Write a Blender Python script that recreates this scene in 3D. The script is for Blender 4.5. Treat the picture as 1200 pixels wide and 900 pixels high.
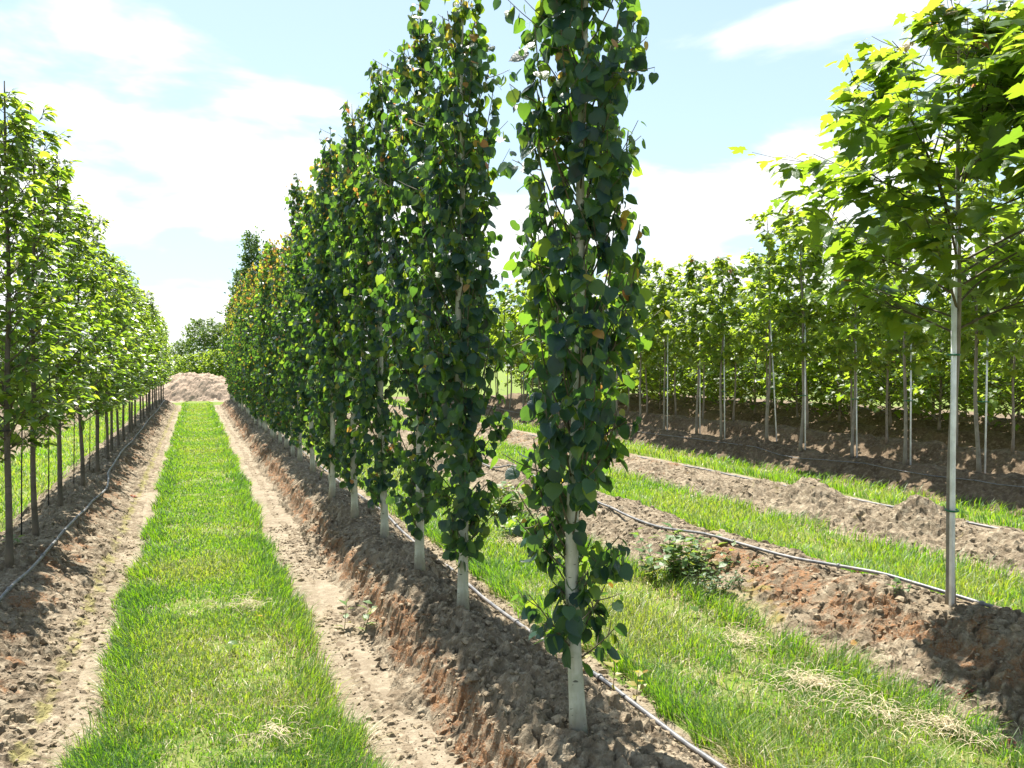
import bpy, math, random
import numpy as np
from mathutils import Matrix, Vector

for o in list(bpy.data.objects): bpy.data.objects.remove(o)
S = bpy.context.scene
R = math.radians
# ------------------------------------------------------------------ camera
F_PX, VPX, HZ, CAM_H = 970.0, 228.0, 428.0, 1.70
YAW = math.atan((600 - VPX) / F_PX)
cd = bpy.data.cameras.new('camera'); cam = bpy.data.objects.new('camera', cd)
S.collection.objects.link(cam); S.camera = cam
cd.sensor_width = 36; cd.lens = F_PX / 1200 * 36; cd.clip_end = 3000; cd.clip_start = 0.05
cam.location = (0, 0, CAM_H)
cam.rotation_euler = (R(90) - math.atan((450 - HZ) / F_PX), 0, -YAW)
# ------------------------------------------------------------------ light
SUN_EL, SUN_AZ = R(63), R(0)            # azimuth from +Y, clockwise to +X
SKY_STRENGTH, EXPOSURE = 0.052, 1.68
sl = bpy.data.lights.new('sun', 'SUN'); sun = bpy.data.objects.new('sun', sl); S.collection.objects.link(sun)
sl.energy = 5.0; sl.angle = R(0.53); sl.color = (1.0, 0.95, 0.86)
sd = Vector((math.sin(SUN_AZ) * math.cos(SUN_EL), math.cos(SUN_AZ) * math.cos(SUN_EL), math.sin(SUN_EL)))
sun.rotation_euler = sd.to_track_quat('Z', 'Y').to_euler(); sun.location = (0, 0, 20)
W = bpy.data.worlds.new('World'); S.world = W; W.use_nodes = True
S.view_settings.view_transform = 'Standard'; S.view_settings.look = 'None'
S.view_settings.exposure = EXPOSURE; S.view_settings.gamma = 1; S.view_settings.use_curve_mapping = False

class NT:
    def __init__(s, tree): s.t = tree; s.n = tree.nodes; s.l = tree.links
    def put(s, sock, v):
        if v is None: return
        if hasattr(v, 'is_output'): s.l.new(v, sock)
        else: sock.default_value = v
    def node(s, typ, ins=None, **kw):
        n = s.n.new(typ)
        for k, v in kw.items(): setattr(n, k, v)
        for k, v in (ins or {}).items(): s.put(n.inputs[k], v)
        return n
    def math(s, op, a, b=None, c=None, clamp=False):
        n = s.node('ShaderNodeMath', operation=op, use_clamp=clamp)
        for i, v in enumerate((a, b, c)):
            if v is not None: s.put(n.inputs[i], v)
        return n.outputs[0]
    def mix(s, f, a, b, typ='MIX'):
        n = s.node('ShaderNodeMix', data_type='RGBA', blend_type=typ)
        s.put(n.inputs[0], f); s.put(n.inputs[6], a); s.put(n.inputs[7], b)
        return n.outputs[2]
    def ramp(s, f, stops):
        n = s.n.new('ShaderNodeValToRGB'); r = n.color_ramp
        while len(r.elements) < len(stops): r.elements.new(0.5)
        for e, (p, c) in zip(r.elements, stops):
            e.position = p; e.color = (*c, 1) if not np.isscalar(c) else (c, c, c, 1)
        s.put(n.inputs[0], f); return n.outputs[0]
    def noise(s, vec, scale, detail=4, rough=0.55, dist=0.0):
        n = s.node('ShaderNodeTexNoise', {'Scale': scale, 'Detail': detail, 'Roughness': rough, 'Distortion': dist})
        if vec is not None: s.l.new(vec, n.inputs['Vector'])
        return n.outputs[0]
    def smooth(s, v, a, b):
        n = s.node('ShaderNodeMapRange', {0: v, 1: a, 2: b}, interpolation_type='SMOOTHSTEP'); return n.outputs[0]

# sky: daylight sky + procedural white cumulus and a thin bright veil
w = NT(W.node_tree); w.n.clear()
sky = w.node('ShaderNodeTexSky', sky_type='NISHITA', sun_disc=False)
sky.sun_elevation = SUN_EL; sky.sun_rotation = SUN_AZ
sky.air_density = 1.0; sky.dust_density = 1.2; sky.ozone_density = 1.0
co = w.node('ShaderNodeTexCoord').outputs['Generated']
sep = w.node('ShaderNodeSeparateXYZ', {0: co})
zc = w.math('MAXIMUM', sep.outputs[2], 0.0)
den = w.math('ADD', zc, 0.30)
pv = w.node('ShaderNodeCombineXYZ', {0: w.math('DIVIDE', sep.outputs[0], den), 1: w.math('DIVIDE', sep.outputs[1], den), 2: w.math('MULTIPLY', zc, 3.2)})
pm = w.node('ShaderNodeMapping', {0: pv.outputs[0], 1: (3.35, 1.1, 0.4)})
n1 = w.noise(pm.outputs[0], 2.1, 7, 0.5, 0.2)
low = w.smooth(sep.outputs[2], 0.33, 0.09)
cl = w.math('ADD', n1, w.math('MULTIPLY', low, 0.21))
cm = w.smooth(cl, 0.56, 0.70)
veil = w.math('ADD', w.math('MULTIPLY', w.smooth(sep.outputs[2], 0.6, 0.0), 0.30), 0.34)
hazy = w.mix(veil, sky.outputs[0], (5.6, 7.6, 9.0, 1))
col = w.mix(cm, hazy, (8.3, 8.4, 8.5, 1))
bg = w.node('ShaderNodeBackground', {0: col, 1: SKY_STRENGTH})
wo = w.node('ShaderNodeOutputWorld', {0: bg.outputs[0]})

# ------------------------------------------------------------------ numpy helpers
rng = np.random.default_rng(11)
def hsh(ix, iy, s):
    n = (ix.astype(np.int64) * 374761393 + iy.astype(np.int64) * 668265263 + s * 974711) & 0xffffffff
    n = ((n ^ (n >> 13)) * 1274126177) & 0xffffffff
    n = n ^ (n >> 16)
    return (n & 0xffff) / 65535.0
def vn(x, y, s):
    x = np.asarray(x, float); y = np.asarray(y, float)
    ix = np.floor(x); iy = np.floor(y); fx = x - ix; fy = y - iy
    fx = fx * fx * (3 - 2 * fx); fy = fy * fy * (3 - 2 * fy)
    a = hsh(ix, iy, s); b = hsh(ix + 1, iy, s); c = hsh(ix, iy + 1, s); d = hsh(ix + 1, iy + 1, s)
    return (a + (b - a) * fx) * (1 - fy) + (c + (d - c) * fx) * fy
def fbm(x, y, f, s, o=4, g=0.5):
    t = 0; a = 1; tot = 0
    for k in range(o):
        ca, sa = math.cos(k * 1.1), math.sin(k * 1.1)
        t = t + a * vn((x * ca - y * sa) * f + 31.7 * k, (x * sa + y * ca) * f - 17.3 * k, s + k); tot += a; a *= g; f *= 2.03
    return t / tot
def worley(x, y, f, s):
    x = np.asarray(x, float) * f; y = np.asarray(y, float) * f; ix = np.floor(x); iy = np.floor(y); best = np.full(x.shape, 9.0); hh = np.zeros(x.shape)
    for a in (-1, 0, 1):
        for b in (-1, 0, 1):
            jx = ix + a; jy = iy + b; sz = hsh(jx, jy, s + 2)
            d = np.hypot(jx + hsh(jx, jy, s) - x, jy + hsh(jx, jy, s + 1) - y) / (.25 + .55 * sz ** 2)
            hh = np.where(d < best, sz ** 2, hh); best = np.minimum(best, d)
    return np.sqrt(np.clip(1 - best ** 2, 0, 1)) * (.25 + .75 * hh)      # rounded clods of many sizes
def sst(x, a, b):
    t = np.clip((x - a) / (b - a), 0, 1); return t * t * (3 - 2 * t)
def nrm(v): return v / np.maximum(np.linalg.norm(v, axis=-1, keepdims=True), 1e-9)
def gp(px, py, z=0.0):                      # photo pixel on the horizontal plane z -> world x, y
    d = F_PX * (CAM_H - z) / (py - HZ); r = (px - 600) / F_PX * d
    return (d * math.sin(YAW) + r * math.cos(YAW), d * math.cos(YAW) - r * math.sin(YAW))
def project(P):
    d = P[..., 0] * math.sin(YAW) + P[..., 1] * math.cos(YAW); r = P[..., 0] * math.cos(YAW) - P[..., 1] * math.sin(YAW)
    dd = np.maximum(d, 0.01)
    return 600 + F_PX * r / dd, HZ + F_PX * (CAM_H - P[..., 2]) / dd, d

def make_mesh(name, V, faces, mats, attrs=None, smooth=True):
    """V (N,3); faces: list of int arrays (n,3) or (n,4)"""
    me = bpy.data.meshes.new(name)
    V = np.asarray(V, np.float32)
    faces = [np.asarray(f, np.int32) for f in faces if len(f)]
    nl = sum(f.size for f in faces); npoly = sum(len(f) for f in faces)
    me.vertices.add(len(V)); me.vertices.foreach_set('co', V.ravel())
    me.loops.add(nl); me.polygons.add(npoly)
    me.loops.foreach_set('vertex_index', np.concatenate([f.ravel() for f in faces]))
    st = np.concatenate([np.full(len(f), f.shape[1]) for f in faces]); start = np.concatenate([[0], np.cumsum(st)[:-1]]).astype(np.int32)
    me.polygons.foreach_set('loop_start', start)
    me.polygons.foreach_set('use_smooth', np.full(npoly, smooth))
    for k, a in (attrs or {}).items():
        at = me.attributes.new(k, 'FLOAT', 'POINT'); at.data.foreach_set('value', np.asarray(a, np.float32))
    me.update(calc_edges=True); me.validate()
    for m in (mats if isinstance(mats, (list, tuple)) else [mats]): me.materials.append(m)
    return me
def link(name, data=None, parent=None, loc=None, **props):
    o = bpy.data.objects.new(name, data); S.collection.objects.link(o)
    if parent is not None: o.parent = parent
    if loc is not None: o.location = loc
    for k, v in props.items(): o[k] = v
    return o
def grid_faces(nr, nc):
    i = np.arange(nr - 1)[:, None] * nc + np.arange(nc - 1)[None, :]
    return np.stack([i, i + 1, i + nc + 1, i + nc], -1).reshape(-1, 4)
class Tubes:
    def __init__(s): s.V = []; s.F = []; s.n = 0; s.A = []
    def add(s, P, rad, k=6, a=0.0, cap=True):
        P = np.asarray(P, float); m = len(P); rad = np.broadcast_to(np.asarray(rad, float), (m,))
        T = nrm(np.gradient(P, axis=0)); ref = np.array([0, 0, 1.0]) if abs(T[0, 2]) < 0.8 else np.array([1.0, 0, 0])
        U = nrm(np.cross(T, ref)); Wv = np.cross(T, U)
        an = np.arange(k) / k * 2 * math.pi
        V = P[:, None] + rad[:, None, None] * (np.cos(an)[None, :, None] * U[:, None] + np.sin(an)[None, :, None] * Wv[:, None])
        idx = np.arange(m * k).reshape(m, k) + s.n; nx = np.roll(idx, -1, 1)
        s.F.append(np.stack([idx[:-1], nx[:-1], nx[1:], idx[1:]], -1).reshape(-1, 4))
        V = V.reshape(-1, 3)
        s.V.append(V); s.A.append(np.full(len(V), a)); s.n += len(V)
        if cap:
            s.V.append(P[[0, -1]]); s.A.append(np.full(2, a))
            c0, c1 = s.n, s.n + 1; s.n += 2
            s.F.append(np.stack([np.full(k, c0), nx[0], idx[0], idx[0]], -1)[:, :3])
            s.F.append(np.stack([np.full(k, c1), idx[-1], nx[-1]], -1))
    def mesh(s, name, mat, smooth=True):
        q = [f for f in s.F if f.shape[1] == 4]; t = [f for f in s.F if f.shape[1] == 3]
        fs = []
        if q: fs.append(np.concatenate(q))
        if t: fs.append(np.concatenate(t))
        return make_mesh(name, np.concatenate(s.V), fs, mat, {'tint': np.concatenate(s.A)}, smooth)

# ------------------------------------------------------------------ materials
def new_mat(name):
    m = bpy.data.materials.new(name); m.use_nodes = True; t = NT(m.node_tree); t.n.clear()
    return m, t
def leaf_mat(name, stops, tstops, rough=0.38, trans=0.42, spec=0.5):
    m, t = new_mat(name)
    a = t.node('ShaderNodeAttribute', attribute_name='tint').outputs['Fac']
    geo = t.node('ShaderNodeNewGeometry'); pos = geo.outputs['Position']
    nz = t.noise(pos, 60, 2)
    av = t.math('ADD', a, t.math('MULTIPLY', t.math('SUBTRACT', nz, 0.5), 0.10))
    c = t.ramp(av, stops); ct = t.ramp(av, tstops)
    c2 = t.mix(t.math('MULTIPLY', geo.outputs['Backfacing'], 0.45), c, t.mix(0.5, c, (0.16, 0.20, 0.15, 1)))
    bmp = t.node('ShaderNodeBump', {'Strength': 0.5, 'Distance': 0.006, 'Height': t.noise(pos, 75, 3)})
    p = t.node('ShaderNodeBsdfPrincipled', {'Base Color': c2, 'Roughness': rough, 'Specular IOR Level': spec, 'Normal': bmp.outputs[0]})
    tr = t.node('ShaderNodeBsdfTranslucent', {0: ct})
    mx = t.node('ShaderNodeMixShader', {0: trans, 1: p.outputs[0], 2: tr.outputs[0]})
    t.node('ShaderNodeOutputMaterial', {0: mx.outputs[0]})
    return m
def simple_mat(name, col, rough=0.8, spec=0.3, var=0.25, scale=30, bump=0.3, metal=0.0, col2=None, dist=0.004):
    m, t = new_mat(name)
    pos = t.node('ShaderNodeTexCoord').outputs['Object']
    n = t.noise(pos, scale, 5, 0.6)
    c = t.mix(t.smooth(n, 0.35, 0.65), (*[x * (1 - var) for x in col], 1), (*(col2 or [min(1, x * (1 + var)) for x in col]), 1))
    b = t.node('ShaderNodeBump', {'Strength': bump, 'Distance': dist, 'Height': n})
    p = t.node('ShaderNodeBsdfPrincipled', {'Base Color': c, 'Roughness': rough, 'Specular IOR Level': spec, 'Metallic': metal, 'Normal': b.outputs[0]})
    t.node('ShaderNodeOutputMaterial', {0: p.outputs[0]})
    return m
M_aspen = leaf_mat('aspen_leaf', [(0, (.014, .040, .050)), (.55, (.026, .070, .050)), (.80, (.055, .11, .025)), (.90, (.24, .22, .035)), (1, (.38, .15, .05))],
                   [(0, (.07, .17, .02)), (.55, (.16, .32, .02)), (.80, (.34, .48, .03)), (.90, (.62, .50, .04)), (1, (.60, .24, .07))], 0.38, 0.50, 0.45)
M_maple = leaf_mat('maple_leaf', [(0, (.016, .045, .018)), (.5, (.036, .088, .020)), (.85, (.08, .15, .025)), (1, (.34, .12, .06))],
                   [(0, (.14, .27, .02)), (.5, (.30, .46, .02)), (.85, (.42, .54, .04)), (1, (.55, .22, .10))], 0.40, 0.52, 0.4)
M_horn = leaf_mat('hornbeam_leaf', [(0, (.016, .045, .018)), (.5, (.036, .082, .020)), (.85, (.08, .15, .025)), (1, (.30, .28, .05))],
                  [(0, (.12, .25, .02)), (.5, (.27, .44, .02)), (.85, (.48, .60, .04)), (1, (.55, .45, .06))], 0.30, 0.50, 0.55)
M_far = leaf_mat('far_leaf', [(0, (.025, .055, .025)), (.5, (.05, .115, .022)), (1, (.11, .17, .03))],
                 [(0, (.08, .14, .04)), (.5, (.17, .28, .03)), (1, (.30, .38, .05))], 0.5, 0.4, 0.3)
M_grass = leaf_mat('grass_blade', [(0, (.028, .085, .012)), (.45, (.06, .145, .015)), (.75, (.13, .19, .02)), (.88, (.30, .26, .10)), (1, (.46, .37, .21))],
                   [(0, (.13, .32, .01)), (.45, (.24, .46, .01)), (.75, (.38, .50, .02)), (.88, (.42, .36, .12)), (1, (.5, .4, .2))], 0.40, 0.45, 0.4)
M_weed = leaf_mat('weed_leaf', [(0, (.05, .10, .03)), (.5, (.09, .16, .05)), (.8, (.25, .22, .05)), (1, (.20, .03, .04))],
                  [(0, (.14, .26, .03)), (.5, (.24, .38, .05)), (.8, (.5, .4, .05)), (1, (.4, .06, .05))], 0.45, 0.4, 0.4)
def bark_mat(name, c1, c2, mark, markamt, sz=(60, 60, 14)):
    m, t = new_mat(name)
    pos = t.node('ShaderNodeTexCoord').outputs['Object']
    mp = t.node('ShaderNodeMapping', {0: pos, 3: sz})
    n = t.noise(mp.outputs[0], 1, 5, 0.6); n2 = t.noise(pos, 7, 3)
    mp2 = t.node('ShaderNodeMapping', {0: pos, 3: (28, 28, 75)})
    k = t.noise(mp2.outputs[0], 1, 2, 0.4)
    c = t.mix(t.smooth(n2, 0.35, 0.65), (*c1, 1), (*c2, 1))
    c = t.mix(t.math('MULTIPLY', t.smooth(n, 0.45, 0.7), 0.35), c, (c1[0] * .6, c1[1] * .6, c1[2] * .55, 1))
    c = t.mix(t.math('MULTIPLY', t.smooth(k, 0.66, 0.72), markamt), c, (*mark, 1))
    sp_ = t.node('ShaderNodeSeparateXYZ', {0: pos})      # mud splash and lichen at the foot of the stem
    mud = t.smooth(t.math('ADD', sp_.outputs[2], t.math('MULTIPLY', n2, .22)), .24, .10)
    c = t.mix(t.math('MULTIPLY', mud, 0.75), c, (.20, .165, .12, 1))
    gl = t.noise(pos, 15, 4, .6)
    c = t.mix(t.math('MULTIPLY', t.smooth(gl, .52, .7), 0.45), c, (c1[0] * .62, c1[1] * .72, c1[2] * .5, 1))
    b = t.node('ShaderNodeBump', {'Strength': 0.5, 'Distance': 0.004, 'Height': n})
    p = t.node('ShaderNodeBsdfPrincipled', {'Base Color': c, 'Roughness': 0.75, 'Specular IOR Level': 0.25, 'Normal': b.outputs[0]})
    t.node('ShaderNodeOutputMaterial', {0: p.outputs[0]})
    return m
M_abark = bark_mat('aspen_bark', (.36, .37, .29), (.50, .50, .42), (.05, .05, .04), 0.85)
M_mbark = bark_mat('maple_bark', (.19, .17, .14), (.26, .235, .195), (.08, .07, .06), 0.5)
M_hbark = bark_mat('hornbeam_bark', (.075, .065, .052), (.125, .108, .088), (.03, .028, .025), 0.6)
M_twig = simple_mat('twig_bark', (.085, .078, .045), 0.7)
M_hose = simple_mat('hose_plastic', (.09, .095, .108), 0.46, 0.5, 0.15, 12, 0.1, col2=(.19, .18, .17))
M_stake = simple_mat('stake_galvanised', (.74, .78, .82), 0.36, 0.5, 0.15, 9, 0.1, 0.1)
M_dstake = simple_mat('stake_dark', (.03, .03, .032), 0.5, 0.4, 0.3, 20, 0.2)
M_tie = simple_mat('tie_green', (.02, .14, .07), 0.5)
M_straw = simple_mat('straw', (.56, .47, .31), 0.8, 0.2, 0.3, 40)

def soil_mat(name, base, dark, light, moss=0.0, algae=0.0, bump=1.0, turf=False, damp_shade=False):
    m, t = new_mat(name)
    pos = t.node('ShaderNodeNewGeometry').outputs['Position']
    nA = t.noise(pos, 2.3, 6, 0.6); nB = t.noise(pos, 17, 6, 0.65); nC = t.noise(pos, 95, 4, 0.65); nD = t.noise(pos, 5.5, 5, 0.6, 0.4)
    c = t.mix(t.smooth(nA, 0.34, 0.66), (*dark, 1), (*base, 1))
    c = t.mix(t.math('MULTIPLY', t.smooth(nB, 0.44, 0.68), 0.8), c, (*light, 1))
    c = t.mix(t.math('MULTIPLY', t.smooth(nC, 0.54, 0.66), 0.45), c, (dark[0] * .45, dark[1] * .42, dark[2] * .4, 1))
    if damp_shade:    # tilled damp soil among the far rows, crown shade painted into its colour
        a = t.node('ShaderNodeAttribute', attribute_name='damp_shade').outputs['Fac']
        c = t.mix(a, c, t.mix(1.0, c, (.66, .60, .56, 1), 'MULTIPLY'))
    if moss:
        a = t.node('ShaderNodeAttribute', attribute_name='moss').outputs['Fac']
        v = t.math('ADD', a, t.math('MULTIPLY', t.math('SUBTRACT', nD, 0.5), 1.5))
        mk = t.math('MULTIPLY', t.smooth(v, 0.42, 0.62), t.smooth(t.math('ADD', nB, t.math('MULTIPLY', t.math('SUBTRACT', nC, .5), .9)), 0.36, 0.58))
        mc = t.mix(t.smooth(nB, 0.35, 0.65), (.110, .046, .022, 1), (.205, .100, .042, 1))
        c = t.mix(t.math('MULTIPLY', mk, moss), c, mc)
    if algae:
        a = t.node('ShaderNodeAttribute', attribute_name='algae').outputs['Fac']
        v = t.math('ADD', a, t.math('MULTIPLY', t.math('SUBTRACT', nD, 0.5), 1.3))
        mk = t.math('MULTIPLY', t.smooth(v, 0.45, 0.7), t.math('ADD', t.math('MULTIPLY', nB, 1.2), 0.1, clamp=True))
        c = t.mix(t.math('MULTIPLY', mk, algae), c, (.20, .19, .045, 1))
    if turf:
        a = t.node('ShaderNodeAttribute', attribute_name='turf').outputs['Fac']
        v = t.math('ADD', a, t.math('MULTIPLY', t.math('SUBTRACT', nB, 0.5), 0.5))
        g = t.mix(t.smooth(nD, 0.4, 0.6), (.095, .155, .024, 1), (.145, .170, .045, 1))
        c = t.mix(t.smooth(v, 0.35, 0.65), c, g)
    nE = t.noise(pos, 42, 5, 0.7); h = t.math('ADD', t.math('MULTIPLY', nB, 0.45), t.math('ADD', t.math('MULTIPLY', nC, 0.35), t.math('MULTIPLY', nE, 0.5)))
    b = t.node('ShaderNodeBump', {'Strength': 0.85, 'Distance': 0.018 * bump, 'Height': h})
    p = t.node('ShaderNodeBsdfPrincipled', {'Base Color': c, 'Roughness': 0.95, 'Specular IOR Level': 0.12, 'Normal': b.outputs[0]})
    t.node('ShaderNodeOutputMaterial', {0: p.outputs[0]})
    return m
M_ground = soil_mat('ground_soil', (.235, .195, .140), (.175, .140, .098), (.31, .265, .195), bump=1.5, turf=True, damp_shade=True)
M_ridge = soil_mat('ridge_soil', (.205, .163, .112), (.125, .096, .064), (.335, .285, .208), moss=0.85, algae=0.75, bump=1.3, damp_shade=True)
M_pile = soil_mat('pile_soil', (.36, .275, .205), (.29, .215, .155), (.43, .34, .26), bump=2.0)
M_clod = simple_mat('soil_clod', (.22, .175, .12), 0.95, 0.1, 0.35, 30, 1.0, dist=0.012)

# ------------------------------------------------------------------ terrain
Y_END = 37.5
ROWS = {  # centre x, half width, height, seed, x step, y0, y1
    'leftfar2': (-6.2, 0.62, 0.30, 71, .10, 14, Y_END),
    'leftfar': (-3.7, 0.62, 0.30, 51, .05, 6, Y_END),
    'left': (-1.27, 0.67, 0.26, 5, .012, 1.6, Y_END),
    'aspen': (1.44, 0.58, 0.27, 17, .011, 1.0, Y_END),
    'maple': (4.15, 0.72, 0.23, 29, .013, 0.6, Y_END),
    'bare': (6.75, 0.66, 0.15, 37, .018, 1.5, Y_END),
    'fourth': (9.35, 0.66, 0.30, 43, .035, 3.0, Y_END),
    'fifth': (11.6, 0.66, 0.36, 47, .07, 5.0, Y_END),
    'sixth': (14.15, 0.66, 0.36, 53, .1, 6.0, Y_END),
    'seventh': (16.7, 0.66, 0.36, 59, .12, 7.0, Y_END),
    'eighth': (19.3, 0.66, 0.36, 61, .15, 8.0, Y_END),
}
def y_on_row(X, px): # distance along the row from the photo column of a trunk
    d = F_PX * X / math.cos(YAW) / (px - VPX); return (d - X * math.sin(YAW)) / math.cos(YAW)
MOUNDS = [(r, X, y_on_row(X, px), mr, mh) for r, X, px, mr, mh in (
    ('bare', 6.60, 945, .36, .25), ('bare', 6.7, 1078, .27, .21), ('bare', 6.6, 890, .3, .10), ('bare', 6.75, 1190, .35, .10), ('bare', 6.6, 770, .4, .08),
    ('fourth', 8.8, 850, .55, .26), ('maple', 4.0, 840, .25, .06), ('maple', 4.0, 1000, .3, .06), ('maple', 4.1, 620, .5, .14), ('maple', 4.2, 1175, .3, .07))]
def ground_z(x, y):
    return 0.03 * (fbm(x, y, .45, 3, 3) - .5) + 0.016 * (fbm(x, y, 3.1, 8, 3) - .5) + .010 * (fbm(x, y, 11, 9, 2) - .5)
def ridge_z(row, x, y):
    X0, hw, H, sd_ = ROWS[row][:4]
    x = np.asarray(x, float); y = np.asarray(y, float)
    u = (x - X0 + 0.16 * (fbm(y, y * 0 + X0, .8, sd_ + 3, 3) - .5)) / hw
    au = np.abs(u)
    pr = 1 - sst(au, 0.08, 1.04)
    Hh = H * (0.86 + 0.36 * (fbm(x * .4, y, .7, sd_, 3)))
    for r, mx, my, mr, mh in MOUNDS:
        if r == row: Hh = Hh + mh * np.exp(-(((x - mx) ** 2 + (y - my) ** 2) / (mr * mr)))
    lump = (fbm(x, y, 3.2, sd_ + 11, 3) - .5) * .11
    b1 = np.abs(2 * fbm(x, y, 8.5, sd_ + 19, 2, .5) - 1); b2 = np.abs(2 * fbm(x, y, 19, sd_ + 37, 2, .5) - 1)
    rough = .40 + 1.2 * sst(fbm(x, y, 1.3, sd_ + 41, 3), .38, .62)
    fine = ((fbm(x, y, 18, sd_ + 29, 3, .75) - .5) * .036 + (.30 - b1) * .024 + (.30 - b2) * .016 + .024 * worley(x, y, 8, sd_ + 61) + .016 * worley(x + .3, y, 19, sd_ + 67) + .009 * worley(x, y + .7, 38, sd_ + 69) - .012) * rough
    cr = np.abs(fbm(x, y, 7.5, sd_ + 23, 3) - .5); crack = -0.03 * np.exp(-(cr / 0.035) ** 2)
    edge = 1 - sst(au, .75, 1.08)
    step = 0.0
    if row == 'aspen':       # eroded little cliff on the lane side
        wv = 0.10 * (fbm(y, y * 0, 2.3, 91, 3) - .5)
        step = -0.055 * sst(-(u + wv), 0.50, 0.58) * (1 - sst(-u, .85, 1.0))
    return pr * Hh + (lump + fine + crack) * (0.18 + .82 * edge) * (au < 1.3) + step + 0.012 - .05 * sst(au, 1.02, 1.15)
def zat(row, x, y): return float(ridge_z(row, np.array([x]), np.array([y]))[0])

TURF = [(-.425, .625), (2.12, 3.36), (4.88, 6.05), (7.90, 8.70), (-3.05, -1.84), (-5.55, -4.35)]
def turf_mask(x, y):
    m = np.zeros_like(x)
    for a, b in TURF:
        e = 0.10 * (fbm(x * .3, y, 1.6, 131, 4, .6) - .5) * 2
        m = np.maximum(m, sst(x + e, a - .03, a + .03) * (1 - sst(x + e * .8, b - .03, b + .03)))
    m = np.maximum(m, sst(y, Y_END - .2, Y_END + .3) * (1 - sst(y, 40.2, 40.8)) * (np.abs(x) < 16))
    return m
xs = np.unique(np.concatenate([[-900, -400, -150, -60, -30, -18, -12], np.arange(-9, -2, .12), np.arange(-2, 9, .035), np.arange(9, 24, .25), [30, 45, 80, 160, 400, 900]]))
ys = [-60.0, -20, -8, -3, 0]; y = 0.4
while y < 45: ys.append(y); y += max(.035, .012 * y)
ys = np.array(ys + [48, 55, 70, 110, 200, 400, 900, 2000])
GX, GY = np.meshgrid(xs, ys)
near = (np.abs(GX) < 24) & (GY < 46) & (GY > -1)
GZ = np.where(near, ground_z(GX, GY), 0.0)
tm = turf_mask(GX, GY); tm = np.where((GY > 44) | (np.abs(GX) > 26), 1.0, tm)
gm = make_mesh('ground', np.stack([GX, GY, GZ], -1).reshape(-1, 3), [grid_faces(len(ys), len(xs))], M_ground, {'turf': tm.ravel(), 'damp_shade': sst(GX, 8.3, 8.6).ravel()})  # ground of the far rows carries painted shade along with the damp tone
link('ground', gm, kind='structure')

RIDGE_N = {'left': 'soil_ridge', 'aspen': 'soil_ridge', 'maple': 'soil_ridge'}
for row, (X0, hw, H, sd_, st, y0, y1) in ROWS.items():
    xx = np.arange(X0 - hw * 1.15, X0 + hw * 1.15 + st, st)
    yy = []; y = y0
    while y < y1: yy.append(y); y += max(st * 1.1, .0045 * y * (st / .012) ** .4)
    yy = np.array(yy); A, B = np.meshgrid(xx, yy)
    # sideways jitter lets the clods overhang a little
    Z = ridge_z(row, A, B)
    jit = min(.016, st * 1.2)
    endf = sst(y1 - B, 0, .7) ; Z = Z * endf - .05 * (1 - endf)
    u = (A - X0) / hw
    if row == 'aspen':
        moss = .62 * np.exp(-((u + .58) / .20) ** 2) + .12 * (np.abs(u) < .5); alg = 0 * u
    elif row == 'left':
        moss = .40 * np.exp(-((u - .45) / .3) ** 2) + .10; alg = .62 * np.exp(-((u - .86) / .12) ** 2)
    elif row == 'maple':
        near_ = sst(8.0 - B, 0, 1.5)
        p = np.array(gp(850, 660, .3)); alg = .9 * np.exp(-(((A - p[0] + .2) / .5) ** 2 + ((B - p[1]) / .8) ** 2))
        moss = .52 * np.exp(-((u + .42) / .42) ** 2) * sst(6.3 - B, 0, .8) + .1
    elif row == 'bare':
        moss = .12 + .3 * sst(B, 9, 11); alg = .35 * np.exp(-((u + .3) / .4) ** 2)
    else: moss = .15 + 0 * u; alg = 0 * u
    A = A + jit * 2 * (vn(A * 37, B * 37, 801) - .5); B = B + jit * 2 * (vn(A * 37 + 9, B * 37, 807) - .5); Z = Z + jit * .5 * (vn(A * 55, B * 55, 811) - .5)
    me = make_mesh('soil_ridge', np.stack([A, B, Z], -1).reshape(-1, 3), [grid_faces(len(yy), len(xx))], M_ridge, {'moss': moss.ravel(), 'algae': alg.ravel(), 'damp_shade': np.full(A.size, 1.0 if X0 > 8 else 0.0)}, smooth=False)  # far ridges darkened by painted crown shade and damp soil
    link('soil_ridge', me, kind='structure')

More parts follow.
